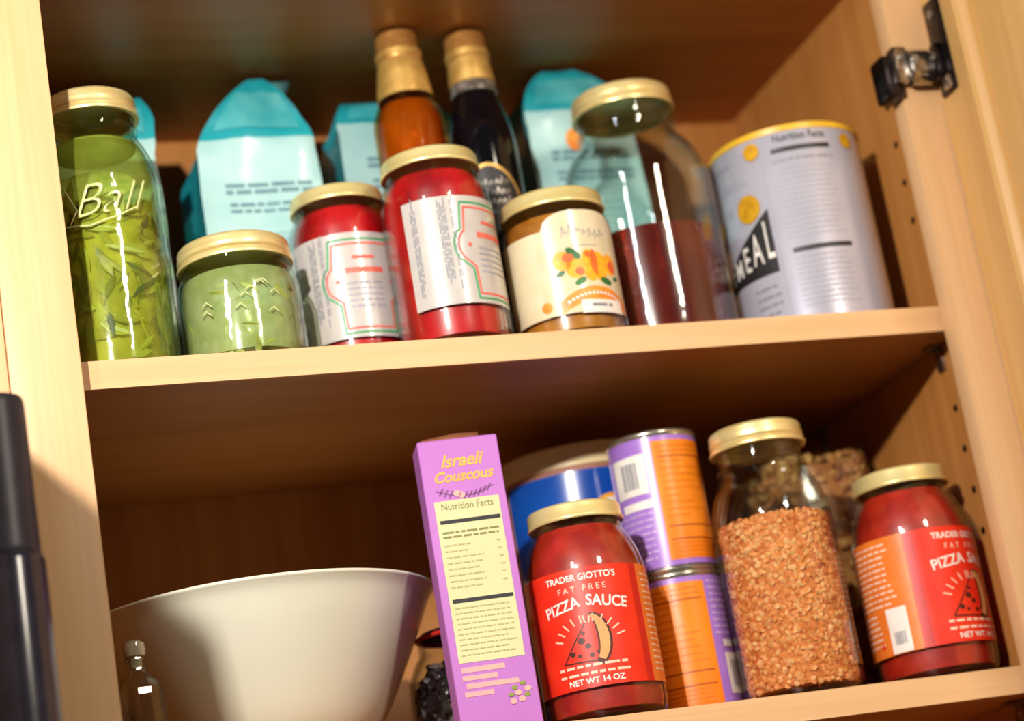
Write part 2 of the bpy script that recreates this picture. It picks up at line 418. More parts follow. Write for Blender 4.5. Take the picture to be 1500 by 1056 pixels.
bm = lathe([(0, -.0012), (.027, -.0012), (.0285, 0), (.027, .0012), (0, .0012)], 32)
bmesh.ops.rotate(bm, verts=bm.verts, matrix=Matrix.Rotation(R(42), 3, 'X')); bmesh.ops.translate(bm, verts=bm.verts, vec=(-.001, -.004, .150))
obj('steeped_mass', lathe([(0, .006), (.034, .006), (.0365, .012), (.0365, .118), (.033, .124), (0, .126)]), plain('steeped_mass', (206, 204, 84), (150, 150, 40), rough=.6, scale=(45, 45, 26), lo=.38, hi=.62), t)
obj('reflection_disc', bm, plain('reflection_tint', (222, 238, 190), (176, 206, 140), rough=.35, scale=(110, 110, 110), lo=.42, hi=.6), t)  # added tilted disc, stands in for the mirror reflection under the liquid surface
obj('liquid_surface', lathe([(0, .1774), (.0305, .1774), (.0305, .1768), (0, .1768)]), M['pale_green'], t)  # pale green puts the surface's mirror reflection into its colour
obj('steeped_leaves', leaves(230, .0414, .012, .140, 3), LEAF, t, kind='stuff')
m, nt, out = new_mat('raised_glass')
bs = N(nt, 'ShaderNodeBsdfPrincipled'); bs.inputs['Base Color'].default_value = lin((214, 220, 150)); bs.inputs['Roughness'].default_value = .12; bs.inputs['Coat Weight'].default_value = .6
nt.links.new(bs.outputs[0], out.inputs[0]); M['raised'] = m
def emboss(p, name, parent, mapf, th=.0005):
    o = p.build(name, M['raised'], parent, mapf); md = o.modifiers.new('thick', 'SOLIDIFY'); md.thickness = th; md.offset = 1
    return o
P = Print().text('Ball', .004, .124, .034, shear=.5, rot=R(6), sx=1.05, bold=-.0006)
P.line([(-.026, .108), (-.008, .1055), (.012, .111), (.028, .119)], .0012).line([(-.024, .136), (-.016, .118), (-.022, .109)], .0011)
emboss(P, 'raised_lettering', t, on_cyl(.0446))

# --- small squat jar beside it
t, prof = mason('squat_jar', 'small squat glass jar of pale green jelly with a wide gold lid', .0438, .0950, .0378, .0400, (.1275, .0775, .0002), shoulder=.66, neck=.80, gm='glass_neck')
obj('green_jelly', lathe(fill_profile(prof, .069)), M['green_liquid2'], t)
obj('steeped_leaves', leaves(150, .0408, .008, .058, 9, .007), LEAF, t, kind='stuff')
rd = random.Random(5); P = Print()
for i in range(9):
    a = rd.uniform(-.03, .026); z = rd.uniform(.03, .055); P.line([(a, z), (a+.004, z+.003), (a+.008, z-.001)], .0008)
emboss(P, 'raised_pattern', t, on_cyl(.0440))

# --- large jar half full of red-brown liquid
M['red_liquid'] = liquid('dark_red_vinegar', (.55, .10, .04), (150, 50, 34), (110, 26, 22), .5, rough=.2, scale=(25, 25, 18))
t, prof = mason('preserving_jar', 'large clear glass jar half full of dark red liquid beside the grey tin', .0585, .2195, .0375, .0396, (.4612, .1165, .0002), shoulder=.66, neck=.85)
obj('red_liquid', lathe(fill_profile(prof, .094)), M['red_liquid'], t)
obj('sediment', lathe([(0, .006), (.050, .006), (.053, .012), (.048, .020), (.030, .024), (0, .026)]), plain('red_sediment', (150, 62, 42), (110, 34, 28), rough=.7, scale=(90, 90, 90)), t)
P = Print().text('Mason', 0, .142, .026, shear=.4, rot=R(5)).line([(-.03, .126), (-.01, .124), (.02, .128), (.034, .134)], .0011)
P.bm.free()

# --- jar of orange lentils
M['lentil'] = plain('orange_lentil', (248, 160, 88), (236, 136, 64), rough=.55, scale=(25, 25, 25))
M['lentil_pale'] = plain('pale_lentil', (252, 188, 122), (246, 166, 98), rough=.55, scale=(25, 25, 25))
M['lentil_core'] = plain('lentil_core', (232, 134, 66), (200, 100, 44), rough=.8, scale=(260, 260, 260), lo=.42, hi=.6)
t, prof = mason('lentil_jar', 'glass jar of orange split lentils with a gold screw lid on the lower shelf', .0443, .2035, .0320, .0345, (.4978, .0715, H+.0002), shoulder=.68, neck=.84)
obj('lentil_core', lathe(fill_profile(prof, .131, .0052)), M['lentil_core'], t)
bm = bmesh.new(); rd = random.Random(11)
fp = fill_profile(prof, .1335, .0040)
def rad_at(z):
    for (r0, z0), (r1, z1) in zip(fp, fp[1:]):
        if z0 <= z <= z1 and z1 > z0: return r0+(r1-r0)*(z-z0)/(z1-z0)
    return fp[-2][0]
for i in range(5200):
    a = rd.uniform(0, 2*PI); z = rd.uniform(.007, .132); q = rad_at(z)-rd.uniform(.0003, .0022)
    c = Vector((q*math.cos(a), q*math.sin(a), z)); s = rd.uniform(.0017, .0025)
    pebble(bm, c, s, s, s*.42, (rd.uniform(-.8, .8), PI/2+rd.uniform(-.7, .7), a), 6, 0 if rd.random() < .62 else 1)
for i in range(700):
    q = .038*math.sqrt(rd.random()); a = rd.uniform(0, 2*PI)
    pebble(bm, Vector((q*math.cos(a), q*math.sin(a), .1315+rd.uniform(0, .002))), .0022, .0022, .0009, (rd.uniform(-.5, .5), rd.uniform(-.5, .5), 0), 6, i % 2)
obj('lentils', bm, [M['lentil'], M['lentil_pale']], t, kind='stuff')

# --- twist-lid jars
def lug_lid(t, r, h, hh=.0125, m='gold'):
    obj('lid', lathe([(r-.003, h-hh+.0006), (r+.0002, h-hh), (r+.0008, h-hh+.001), (r+.0006, h-hh+.0022), (r-.0003, h-hh+.0032), (r-.0003, h-.0022), (r-.0012, h-.0006), (r-.003, h),
                      (r-.007, h-.0002), (r-.008, h-.0012), (r*.4, h-.0012), (0, h-.0010)], 64), M[m], t, sharp=55)
# red peppers
M['pepper'] = plain('red_pepper', (206, 16, 26), (150, 6, 16), rough=.35, scale=(45, 45, 22), coat=.3, lo=.4, hi=.62)
M['label_white'] = plain('white_paper', (200, 194, 188), (192, 186, 180), rough=.3, coat=.8)
def pepper_jar(loc, label, rotz, scale):
    t = thing('pepper_jar', label, 'jar', loc, rotz, 'jars of red peppers', scale)
    rb, h, rn = .0408, .1508, .0345
    prof = [(0, .003), (.026, .0025), (.032, 0), (.0375, .0015), (.0400, .006), (rb, .013), (rb, .112)] + curve([(rb, .112), (.0402, .119), (.0385, .126), (.0360, .131), (rn, .134)], 5)[1:] + [(rn, h-.003), (rn-.001, h-.002)]
    obj('glass_body', lathe(shell(prof, .0024)), M['glass'], t)
    obj('peppers', lathe(fill_profile(prof, .133, .003)), M['pepper'], t)
    lug_lid(t, .0362, h, .0115)
    lb = obj('label', label_sheet(rb+.0001, -96, 96, .026, .108), M['label_white'], t)
    f = on_cyl(rb+.0006); S = lambda d: R(d)*rb
    P = Print()
    for a, w, sd in ((-88, .006, 1), (-59, .007, 2), (-46, .004, 3)):
        rdd = random.Random(sd)
        for c in range(int(w/.0016)):
            z = .034+rdd.uniform(0, .012)
            while z < .101:
                l = rdd.uniform(.003, .011); P.rect(S(a)+c*.0016, z+l/2, .0009, l); z += l+.0016
    P.build('fine_print', M['grey_ink'], lb, f)
    def plaque(k):
        w, u = .0255*k, .0365*k
        pts = [(-w, u), (w, u), (w, u*.55), (w*1.0, u*.45)]
        arcs = [(w+.0085*k*math.cos(x), .0035+.013*k*math.sin(x)) for x in [R(70-14*i) for i in range(11)]]
        right = [(w, u)] + arcs + [(w*.86, -.014*k), (w*.82, -u)]
        left = [(-x, y) for x, y in reversed(right)]
        return [(x, y+.066) for x, y in right+left+[right[0]]]
    Print().line(plaque(1.0), .0016).build('green_border', M['green_ink'], lb, f)
    Print().line(plaque(.9), .0017).build('red_border', M['red_ink'], lb, f)
    P = Print().rect(0, .078, .030, .0042).rect(0, .088, .018, .0026); P.disc(-.022, .070, .0018).disc(.022, .070, .0018)
    P.build('red_print', M['red_ink'], lb, f)
    Print().rows(-.015, .015, .046, .068, .0045, .0016, 5).build('small_print', M['pale_grey_ink'], lb, f)
    return t
pj = pepper_jar((.2789, .0662, .0002), 'nearer and taller-looking jar of red peppers, in front of the amber bottle', face(.2789, .0662)+R(60), 1)
pj2 = copy_tree(pj); pj2.location = (.2212, .1240, .0002); pj2.rotation_euler.z = face(.222, .123)+R(20); pj2.scale = (.97, .97, .985)
pj2['label'] = 'red pepper jar set further back, beside the small squat green jar'

# jam jar
M['jam'] = plain('amber_jam', (196, 128, 40), (160, 92, 22), rough=.3, scale=(40, 40, 40), coat=.3)
M['cream'] = plain('cream_paper', (226, 212, 178), (220, 204, 166), rough=.3, coat=.8)
M['orange_ink'] = plain('orange_ink', (238, 132, 40), (244, 156, 50), rough=.4, scale=(150, 150, 150))
M['yellow_ink'] = plain('yellow_ink', (250, 186, 40), (246, 160, 30), rough=.4, scale=(200, 200, 200))
M['petal_red'] = plain('red_orange_ink', (230, 84, 40), (236, 110, 40), rough=.4)
M['leaf_ink'] = plain('leaf_ink', (40, 120, 50), (24, 92, 40), rough=.4)
x, y = .3712, .0735
t = thing('jam_jar', 'jar of amber jam with a cream label of orange fruit and a gold lid', 'jar', (x, y, .0002), face(x, y)+R(30))
rb, h = .0410, .1165
prof = [(0, .003), (.027, .0025), (.033, 0), (.0385, .0015), (.0405, .006), (rb, .011), (rb, .088)] + curve([(rb, .088), (.0403, .093), (.0385, .0985), (.0372, .101)], 4)[1:] + [(.0368, .1035), (.0368, h-.003), (.0358, h-.002)]
obj('glass_body', lathe(shell(prof, .0024)), M['glass'], t)
obj('jam', lathe(fill_profile(prof, .096, .003)), M['jam'], t)
lug_lid(t, .0385, h, .0125)
def jam_top(q):
    a = -128+q*(46+128)
    if a < -44: return .082
    u = (a+0)/44
    return .082+.0135*math.sqrt(max(0, 1-abs(u)**3.0)) if abs(u) < 1 else .082
lb = obj('label', label_sheet(rb+.0001, -128, 46, .0165, 0, top=jam_top, bot=lambda q: .0165, n=70), M['cream'], t)
f = on_cyl(rb+.0005); f2 = on_cyl(rb+.0008); f3 = on_cyl(rb+.0011); S = lambda d: R(d)*rb
P = Print()
rdd = random.Random(2)
for k in range(7):
    x0 = -.018+k*.0052; z0 = .0775+.002*math.sin(k)
    P.line([(x0, z0-.003), (x0+.0012, z0+.004*rdd.uniform(.4, 1.4)), (x0+.0026, z0-.001), (x0+.0044, z0+.001)], .0006)
P.rows(-.012, .012, .0665, .0675, .003, .0008, 3)
P.build('script_print', M['grey_ink'], lb, f)
P = Print(); P.disc(-.0205, .0565, .0075).disc(-.0115, .0500, .0078).disc(.000, .052, .0072, .0125).disc(.0085, .051, .0062, .0120).disc(.0185, .053, .0072, .0085)
P.build('fruit_print', M['yellow_ink'], lb, f)
P = Print(); P.disc(-.0165, .0585, .0045, .0035).disc(.0035, .055, .0030, .0095).disc(.0205, .0515, .0042, .0050).disc(-.009, .0475, .0035, .0030).disc(-.001, .0605, .0025)
P.build('fruit_shade_print', M['petal_red'], lb, f2)
P = Print()
for a, z, l, rr in ((-.0120, .0615, .0065, -.7), (-.0095, .0400, .0050, .5), (.0120, .0400, .0055, -.3), (-.0235, .0470, .0036, .4), (.0235, .0430, .0035, .3)):
    P.poly([(a+l*math.cos(q)*math.cos(rr)-l*.5*math.sin(q)*math.sin(rr), z+l*math.cos(q)*math.sin(rr)+l*.5*math.sin(q)*math.cos(rr)) for q in [2*PI*i/12 for i in range(12)]])
P.build('leaf_print', M['leaf_ink'], lb, f2)
n = 18
arc = [(-.027+.058*i/n, .0345-.010*((i/n-.5)*2)**2+.0015) for i in range(n+1)]
P = Print()
for (a, b_), (c, d) in zip(arc, arc[1:]): P.poly([(a, b_-.0105), (c, d-.0105), (c, d), (a, b_)])
P.disc(-.0375, .0240, .0042)
P.build('orange_banner', M['orange_ink'], lb, f)
P = Print()
for i in range(2, n-2):
    a, b_ = arc[i]; P.rect(a, b_-.0052, .0022, .0020, 0)
P.build('banner_print', M['white_ink'], lb, f2)
P = Print(); P.rect(.006, .0205, .036, .0100)
P.build('white_box', M['white_ink'], lb, f2)
P = Print().rows(-.004, .016, .0195, .0215, .004, .0020, 8)
P.build('weight_print', M['grey_ink'], lb, f3)

# pizza sauce jars
M['sauce'] = plain('tomato_sauce', (198, 44, 26), (164, 30, 18), rough=.4, scale=(55, 55, 55), coat=.25)
M['label_red'] = plain('red_label', (236, 52, 24), (228, 44, 20), rough=.4)
M['label_orange'] = plain('orange_label', (236, 128, 44), (226, 114, 34), rough=.4)
M['crust'] = plain('crust_ink', (232, 170, 106), (224, 156, 92), rough=.45)
M['dark_ink'] = plain('dark_brown_ink', (66, 20, 12), (90, 26, 14), rough=.45)
M['pale_print'] = plain('pale_print', (250, 214, 190), (246, 200, 170), rough=.45)
def sauce_jar(loc, label, rotz, scale):
    t = thing('sauce_jar', label, 'jar', loc, rotz, 'jars of pizza sauce', scale)
    rb, h = .0431, .155
    prof = [(0, .004), (.028, .003), (.035, 0), (.0400, .0018), (.0422, .007), (rb, .014), (rb, .104)] + curve([(rb, .104), (.0426, .110), (.0405, .119), (.0368, .129), (.0332, .1355), (.0318, .139)], 5)[1:] + [(.0318, h-.003), (.031, h-.002)]
    obj('glass_body', lathe(shell(prof, .0024)), M['glass'], t)
    obj('sauce', lathe(fill_profile(prof, .138, .003)), M['sauce'], t)
    lug_lid(t, .0340, h, .0125)
    z0, z1 = .022, .105
    lb = obj('label', label_sheet(rb+.0001, -60, 60, z0, z1), M['label_red'], t)
    f = on_cyl(rb+.0005); f2 = on_cyl(rb+.0008); S = lambda d: R(d)*rb
    lo = obj('side_label', label_sheet(rb+.0001, 60.2, 150, z0, z1), M['label_orange'], t, label='orange side of the label')
    lo2 = obj('side_label', label_sheet(rb+.0001, -150, -60.2, z0, z1), M['label_orange'], t, label='orange side of the label')
    dk = plain('deep_red_label', (206, 30, 16), rough=.4)
    for a in (-55, 55): Print().rect(S(a), .0635, .006, z1-z0-.0006).build('edge_stripe', dk, lb, f)
    Print().text("TRADER GIOTTO'S", 0, .0985, .0062, sx=.98, bold=.00014).build('top_lettering', M['white_ink'], lb, f)
    Print().text('NET WT 14 OZ', 0, .0265, .0056, sx=1.05, bold=.00014).build('weight_lettering', M['white_ink'], lb, f)
    P = Print(); P.text('PIZZA', -.0165, .0795, .0105, rot=R(9), sx=.95, bold=.0002).text('SAUCE', .0165, .0795, .0105, rot=R(-9), sx=.95, bold=.0002)
    P.build('white_lettering', M['white_ink'], lb, f)
    P = Print().text('F A T   F R E E', 0, .0905, .0058, sx=1.0)
    P.rows(-.026, .026, 0.0315, .0372, .0052, .0018, 4, fill=.95)
    for k in range(6):
        for sgn in (-1, 1):
            a = R(20+k*16); P.line([(sgn*.019*math.cos(a)+sgn*.002, .050+.017*math.sin(a)), (sgn*.025*math.cos(a)+sgn*.002, .050+.022*math.sin(a))], .0010)
    P.build('pale_lettering', M['pale_print'], lb, f)
    # the slice: dark outlined crust with a toothed wedge
    P = Print()
    c0 = [(.006+.0105*math.sin(q)-.004, .0545+.0195*math.cos(q)) for q in [R(-5+i*15) for i in range(12)]]
    out_ = [(.004+.0118*math.sin(R(a)), .0545+.0185*math.cos(R(a))) for a in range(-12, 172, 12)]
    inn = [(.001+.0045*math.sin(R(a)), .0550+.0165*math.cos(R(a))) for a in range(160, -10, -12)]
    P.poly(out_+inn)
    P.line([(.000, .0685), (-.021, .0405)], .0011).line([(-.021, .0405), (.008, .0395)], .0011)
    for a, z, q in ((-.0060, .0545, .0028), (-.0135, .0465, .0022), (-.0020, .0505, .0022), (-.0085, .0445, .0016), (.0000, .0440, .0020), (-.0040, .0595, .0016), (.0045, .0455, .0015)): P.disc(a, z, q, q*.85, 9)
    P.build('slice_outline', M['dark_ink'], lb, f)
    out2 = [(.0035+.0105*math.sin(R(a)), .0545+.0170*math.cos(R(a))) for a in range(-4, 162, 12)]
    inn2 = [(.002+.0050*math.sin(R(a)), .0550+.0150*math.cos(R(a))) for a in range(152, -4, -12)]
    Print().poly(out2+inn2).build('crust_print', M['crust'], lb, f2)
    Print().rows(S(66), S(104), .030, .098, .0042, .0013, 9).build('fine_print', M['pale_print'], lo, f)
    P = Print().rows(S(-140), S(-75), .055, .100, .0042, .0015, 12); P.rows(S(-140), S(-100), .028, .052, .0042, .0015, 13)
    P.build('fine_print', M['pale_print'], lo2, f)
    Print().rect(S(-82), .0385, .0165, .0320).build('barcode_box', M['white_ink'], lo2, f)
    P = Print(); rdd = random.Random(4); x = S(-82)-.0045
    while x < S(-82)+.0045: w = rdd.choice((.0003, .0006, .0009)); P.rect(x, .033, w, .009); x += w+.0006
    P.build('barcode', M['grey_ink'], lo2, f2)
    P = Print().disc(S(-104), .0300, .0024); P.build('red_dot', M['label_red'], lo2, f)
    return t
x, y = .3452, .0691
sj = sauce_jar((x, y, H+.0002), 'pizza sauce jar with the red label facing front, between the purple box and the tins', face(x, y)+R(-5), 1)
sj2 = copy_tree(sj); x, y = .6075, .0720
sj2.location = (x, y, H+.0002); sj2.rotation_euler.z = face(x, y)+R(52); sj2.scale = (1.045, 1.045, 1.03)
sj2['label'] = 'pizza sauce jar at the right end, orange label side and white barcode showing'

# ================================================================ bottles
def bottle(name, label, loc, prof, gm, group=None):
    t = thing(name, label, 'bottle', loc, face(loc[0], loc[1]))
    obj('glass_body', lathe(shell(prof, .0022) if gm != 'black_glass' else prof+[(0, prof[-1][1])]), M[gm], t)
    return t
hb = .2868
ra = .0282
pa = [(0, .006), (.020, .004), (.0255, 0), (.0278, .003), (ra, .008), (ra, .203)] + curve([(ra, .203), (.0279, .211), (.0263, .219), (.0230, .2265), (.0200, .232), (.0178, .243), (.0160, .268), (.0150, .284)], 6)[1:]
t = bottle('amber_bottle', 'amber syrup bottle with gold foil over its neck, behind the front red pepper jar', (.2922, .1362, .0002), pa, 'amber_glass')
M['syrup'] = liquid('amber_syrup', (.85, .48, .14), (206, 136, 48), (166, 92, 26), .5, scale=(25, 25, 14))
obj('syrup', lathe(fill_profile(pa, .226, .003)), M['syrup'], t)
obj('neck_foil', lathe([(.0215, .2315), (.0222, .2320), (.0212, .242), (.0190, .256), (.0178, .262), (.0172, .2635), (.0168, .2633)], 48), M['foil'], t)
obj('cap_foil', lathe([(.0172, .2630), (.0178, .2640), (.0180, .268), (.0176, .2715), (.0170, .2725), (.0168, .2835), (.0160, hb-.0008), (.0145, hb), (0, hb)], 48), M['foil_dark'], t)
obj('foil_band', lathe([(.0178, .2655), (.0184, .2660), (.0184, .2705), (.0178, .2712)], 48), M['foil'], t)
rb = .0266
pb = [(0, .005), (.019, .003), (.024, 0), (.0262, .003), (rb, .008), (rb, .178)] + curve([(rb, .178), (.0262, .192), (.0240, .208), (.0205, .222), (.0178, .233), (.0165, .245), (.0155, .268), (.0148, .283)], 6)[1:]
t = bottle('dark_bottle', 'near-black glass bottle with gold foil neck and black label, behind the jam jar', (.3490, .1385, .0002), pb, 'black_glass')
obj('silver_collar', lathe([(.0180, .2340), (.0186, .2345), (.0176, .2430), (.0172, .2435), (.0168, .2433)], 48), M['silver'], t)
obj('neck_foil', lathe([(.0178, .2432), (.0183, .2436), (.0174, .2560), (.0167, .2640), (.0162, .2642)], 48), M['foil'], t)
obj('cap_foil', lathe([(.0164, .2640), (.0172, .2645), (.0174, .2710), (.0168, .2725), (.0164, .2830), (.0156, .2852), (.014, .2858), (0, .2858)], 48), M['foil_dark'], t)
obj('foil_band', lathe([(.0172, .2650), (.0178, .2655), (.0178, .2705), (.0172, .2712)], 48), M['foil'], t)
lt = lambda q: .120+.048*math.sqrt(max(0, 1-(2*q-1)**2))
lb = obj('label', label_sheet(rb+.0001, -62, 62, .05, 0, top=lt, bot=lambda q: .05, n=48), M['black_ink'], t, label='black label with an arched gold edge')
f = on_cyl(rb+.0006); S = lambda d: R(d)*rb
arcp = [(S(-62+124*i/30), lt(i/30)-.0012) for i in range(31)]
Print().line(arcp, .0024).build('gold_edge', M['foil'], lb, f, step=.002)
P = Print(); rdd = random.Random(8)
for row, z in enumerate((.152, .144, .136)):
    for k in range(8):
        a = -.016+k*.0042; P.line([(a, z-.002), (a+.0015, z+rdd.uniform(.001, .004)), (a+.003, z-.001)], .0007)
P.build('script_print', M['silver'], lb, f)

# ================================================================ turquoise bags along the back
M['teal'] = plain('teal_film', (22, 150, 164), (34, 164, 174), rough=.36, scale=(25, 25, 25), coat=.2, bump=.25, bscale=(45, 45, 45))
M['pale_teal'] = plain('pale_teal_film', (176, 216, 214), (156, 204, 204), rough=.36, scale=(22, 22, 22), coat=.2, bump=.2, bscale=(45, 45, 45))
M['teal_ink'] = plain('slate_ink', (92, 132, 146), (110, 150, 160), rough=.5)
M['seal'] = plain('seal_film', (70, 120, 124), (100, 150, 150), rough=.4, scale=(60, 60, 200))
def bag(x0, x1, yf, d, h, label, crest=.5, wide=.2, crease=.74, flap=True, seed=0, rot=0, accent=None, ridge=.016, hump=2.0):
    w = x1-x0
    t = thing('paper_bag', label, 'bag', ((x0+x1)/2, yf+d/2, .0002), rot, 'turquoise bags along the back of the upper shelf')
    hc = h*crease
    # rows: z, half width, x shift, front y, back y
    rows = []
    for i in range(9):
        q = i/8; z = hc*q
        bulge = .004*math.sin(PI*min(1, q*1.05))
        rows.append((z, w/2*(.955+.045*math.sin(PI*q*.9)), 0, -d/2-bulge, d/2+bulge))
    n2 = 9; sx = (crest-.5)*w
    for i in range(1, n2+1):
        q = i/n2; z = hc+(h-hc)*q**.92
        hw = w/2*((1-q**hump)*(1-wide)+wide)
        mid = (-d/2+ridge)*q
        rows.append((z, hw, sx*q**1.3, mid-(d/2+.0005)*(1-q)**.8-.0012, mid+(d/2)*(1-q)**.65+.0012))
    nf, ns = 10, 5
    def ring(r, j):
        z, hw, xs, y0, y1 = r
        pts = []
        def wr(x, y):
            k = Vector((x*26+seed*7.3, y*26, z*26)); n_ = (noise.noise(k)*.0030+noise.noise(k*2.3)*.0012)*(1 if z <= hc else 2.2)
            return n_
        for i in range(nf): pts.append((-hw+2*hw*i/nf, y0, 0))
        for i in range(ns): pts.append((hw, y0+(y1-y0)*i/ns, 1))
        for i in range(nf): pts.append((hw-2*hw*i/nf, y1, 2))
        for i in range(ns): pts.append((-hw, y1+(y0-y1)*i/ns, 3))
        o = []
        for x, y, side in pts:
            n_ = wr(x, y) if 0 < j else 0
            if side == 0: y += n_; 
            elif side == 2: y -= n_
            elif side == 1: x -= abs(n_)+.006*(1-abs(2*(y-y0)/max(y1-y0, 1e-6)-1))*min(1, j/10)
            else: x += abs(n_)+.006*(1-abs(2*(y-y0)/max(y1-y0, 1e-6)-1))*min(1, j/10)
            o.append(Vector((x+xs, y, z)))
        return o
    rings = [ring(r, j) for j, r in enumerate(rows)]
    bm = bmesh.new(); V = [[bm.verts.new(p) for p in rg] for rg in rings]; m_ = len(V[0])
    for a, b in zip(V, V[1:]):
        for i in range(m_): bm.faces.new((a[i], a[(i+1) % m_], b[(i+1) % m_], b[i]))
    bm.faces.new(V[0][::-1]); bm.faces.new(V[-1])
    obj('bag_body', bm, M['teal'], t, sharp=50)
    # printed pale front panel lies over the front of the film
    bm = bmesh.new(); lim = 10
    G = [[bm.verts.new(rings[j][i]+Vector((0, -.0006, 0))) for i in range(nf+1)] for j in range(0, lim+1)]
    for a, b in zip(G, G[1:]):
        for i in range(nf): bm.faces.new((a[i], a[i+1], b[i+1], b[i]))
    fp_ = obj('front_panel', bm, M['pale_teal'], t)
    # crown film (paler where the front folds back)
    bm = bmesh.new()
    G = [[bm.verts.new(rings[j][i]+Vector((0, -.0007, .0003))) for i in range(1, nf)] for j in range(lim+1, lim+6)]
    for a, b in zip(G, G[1:]):
        for i in range(len(a)-1): bm.faces.new((a[i], a[i+1], b[i+1], b[i]))
    obj('folded_crown', bm, plain('crown_film', (96, 184, 188), (60, 168, 176), rough=.34, scale=(40, 40, 40), bump=.3, bscale=(60, 60, 60)), t)
    def fmap(s, z):
        k = z/hc*8; j = min(7, int(k)); u = k-j; i_ = (s+w/2)/w*nf; i0 = max(0, min(nf-1, int(i_))); v = i_-i0
        A = rings[j][i0].lerp(rings[j][i0+1], v); B = rings[j+1][i0].lerp(rings[j+1][i0+1], v)
        p = A.lerp(B, u); return (p.x, p.y-.0013, z)
    P = Print(); cx = w*.06
    P.rows(cx-.036, cx+.036, hc*.86, hc*.90, .0055, .0030, 3+seed, fill=.9)
    P.rows(cx-.034, cx+.040, hc*.79, hc*.82, .0055, .0024, 5+seed, fill=.9)
    P.build('printed_heading', M['teal_ink'], fp_, fmap, step=.004)
    P = Print().rows(cx-.030, cx+.030, hc*.35, hc*.70, .0062, .0013, 7+seed)
    P.build('fine_print', plain('pale_slate_ink', (150, 194, 196), rough=.5), fp_, fmap, step=.004)
    if accent:
        Print().disc(accent[0], accent[1], .008, .010).build('orange_print', M['orange_ink'], fp_, fmap, step=.004)
    if flap:
        topz, hw, xs = rows[-1][0], rows[-1][1], rows[-1][2]
        bm = bmesh.new()
        pts = [(-.012+xs, .010, -.004), (.022+xs, .014, -.016), (.032+xs, .017, .0045), (-.008+xs, .012, .0035)]
        a = [bm.verts.new((px, -d/2+ridge+py, topz+pz)) for px, py, pz in pts]; bm.faces.new(a)
        bmesh.ops.subdivide_edges(bm, edges=bm.edges[:], cuts=3, use_grid_fill=True)
        for v in bm.verts: v.co.y += .0015*math.sin(v.co.x*400)
        o = obj('top_seal', bm, M['seal'], t); md = o.modifiers.new('thick', 'SOLIDIFY'); md.thickness = .0012
    return t
bag(.002, .104, .185, .075, .270, 'turquoise bag whose edge shows behind the tall green jar at the left', .7, .5, .80, False, 1)
bag(.1310, .2300, .178, .085, .2800, 'turquoise bag with gabled top and grey print, behind the small squat green jar', .60, .13, .73, True, 2, hump=1.7)
bag(.2520, .3520, .200, .080, .2660, 'turquoise bag mostly hidden behind the amber and dark bottles', .5, .80, .88, False, 3, accent=(-.020, .125))
bag(.4060, .5000, .186, .085, .2840, 'turquoise bag standing behind the large jar of red liquid', .46, .34, .80, False, 4, accent=(-.008, .215), hump=2.4)

# ================================================================ grey tin of oatmeal
x, y = .5805, .0935
t = thing('oatmeal_tin', 'silver-grey round tin with gold medals and nutrition panel, right end of the upper shelf', 'tin', (x, y, .0002), face(x, y))
rb, h = .0592, .1600
M['tin'] = plain('silver_grey_tin', (194, 194, 208), (180, 180, 196), rough=.3, metal=.25, coat=.8, scale=(12, 12, 12))
M['medal'] = plain('gold_medal', (232, 178, 30), (204, 146, 20), rough=.4, metal=.3, scale=(160, 160, 160))
M['yellow_lid'] = plain('yellow_plastic', (240, 190, 50), rough=.35)
body = obj('tin_body', lathe([(0, .002), (rb-.003, .002), (rb-.0025, 0), (rb-.0004, 0), (rb+.0004, .0012), (rb, .003), (rb, h-.006), (rb-.001, h-.004), (0, h-.004)], 72), M['tin'], t)
obj('rim', lathe([(rb-.0012, h-.0062), (rb+.0008, h-.0056), (rb+.0010, h-.0030), (rb-.0002, h-.0020), (rb-.003, h-.0026)], 72), M['yellow_lid'], t)
obj('lid', lathe([(rb-.0016, h-.0040), (rb-.0004, h-.0022), (rb-.0006, h-.0004), (rb-.002, h), (rb-.006, h), (rb-.008, h-.002), (0, h-.002)], 72), M['yellow_lid'], t)
f = on_cyl(rb+.0003); f2 = on_cyl(rb+.0006); f3 = on_cyl(rb+.0009); S = lambda d: R(d)*rb
P = Print().text('Nutrition Facts', S(14), .1490, .0085, sx=.80, bold=.0001)
for a, z in ((14, .1395), (15.5, .0585)): Print().rect(S(a), z, .0470, .0037).build('panel_bar', M['black_ink'], body, f)
P.text('OATMEAL', S(-46), .0635, .0300, rot=R(0), sx=.72, shear=-.0) if False else None
P.build('black_lettering', M['black_ink'], body, f)
P = Print().rows(S(-9), S(38), .128, .1310, .004, .0018, 2, fill=.97); P.build('heading_print', M['grey_ink'], body, f)
P = Print().rows(S(-9), S(36), .066, .124, .0042, .0012, 6); P.rows(S(-7), S(38), .010, .052, .0042, .0012, 7); P.rows(S(-75), S(-30), .121, .126, .004, .0022, 9); P.rows(S(-74), S(-50), .104, .108, .004, .0024, 10)
P.build('fine_print', M['pale_grey_ink'], body, f)
P = Print().rect(S(-17), .08, .0006, .14); P.build('panel_line', M['pale_grey_ink'], body, f)
P = Print().rows(S(-44), S(-22), .012, .036, .007, .0018, 15); P.rows(S(-75), S(-44), .140, .1415, .004, .0014, 12); P.build('grey_print', M['grey_ink'], body, f)
for a, z, q in ((-36, .1015, .0112), (-24, .1440, .0068), (54, .1440, .0062), (-82, .0960, .0125)):
    o = Print().disc(S(a), z, q, n=28).build('gold_medal', M['medal'], body, f3)
    Print().line([(S(a)+q*.72*math.cos(i*PI/10), z+q*.72*math.sin(i*PI/10)) for i in range(21)], .0005).build('medal_ring', M['yellow_lid'], t, on_cyl(rb+.0012))
n = 14; wed = []
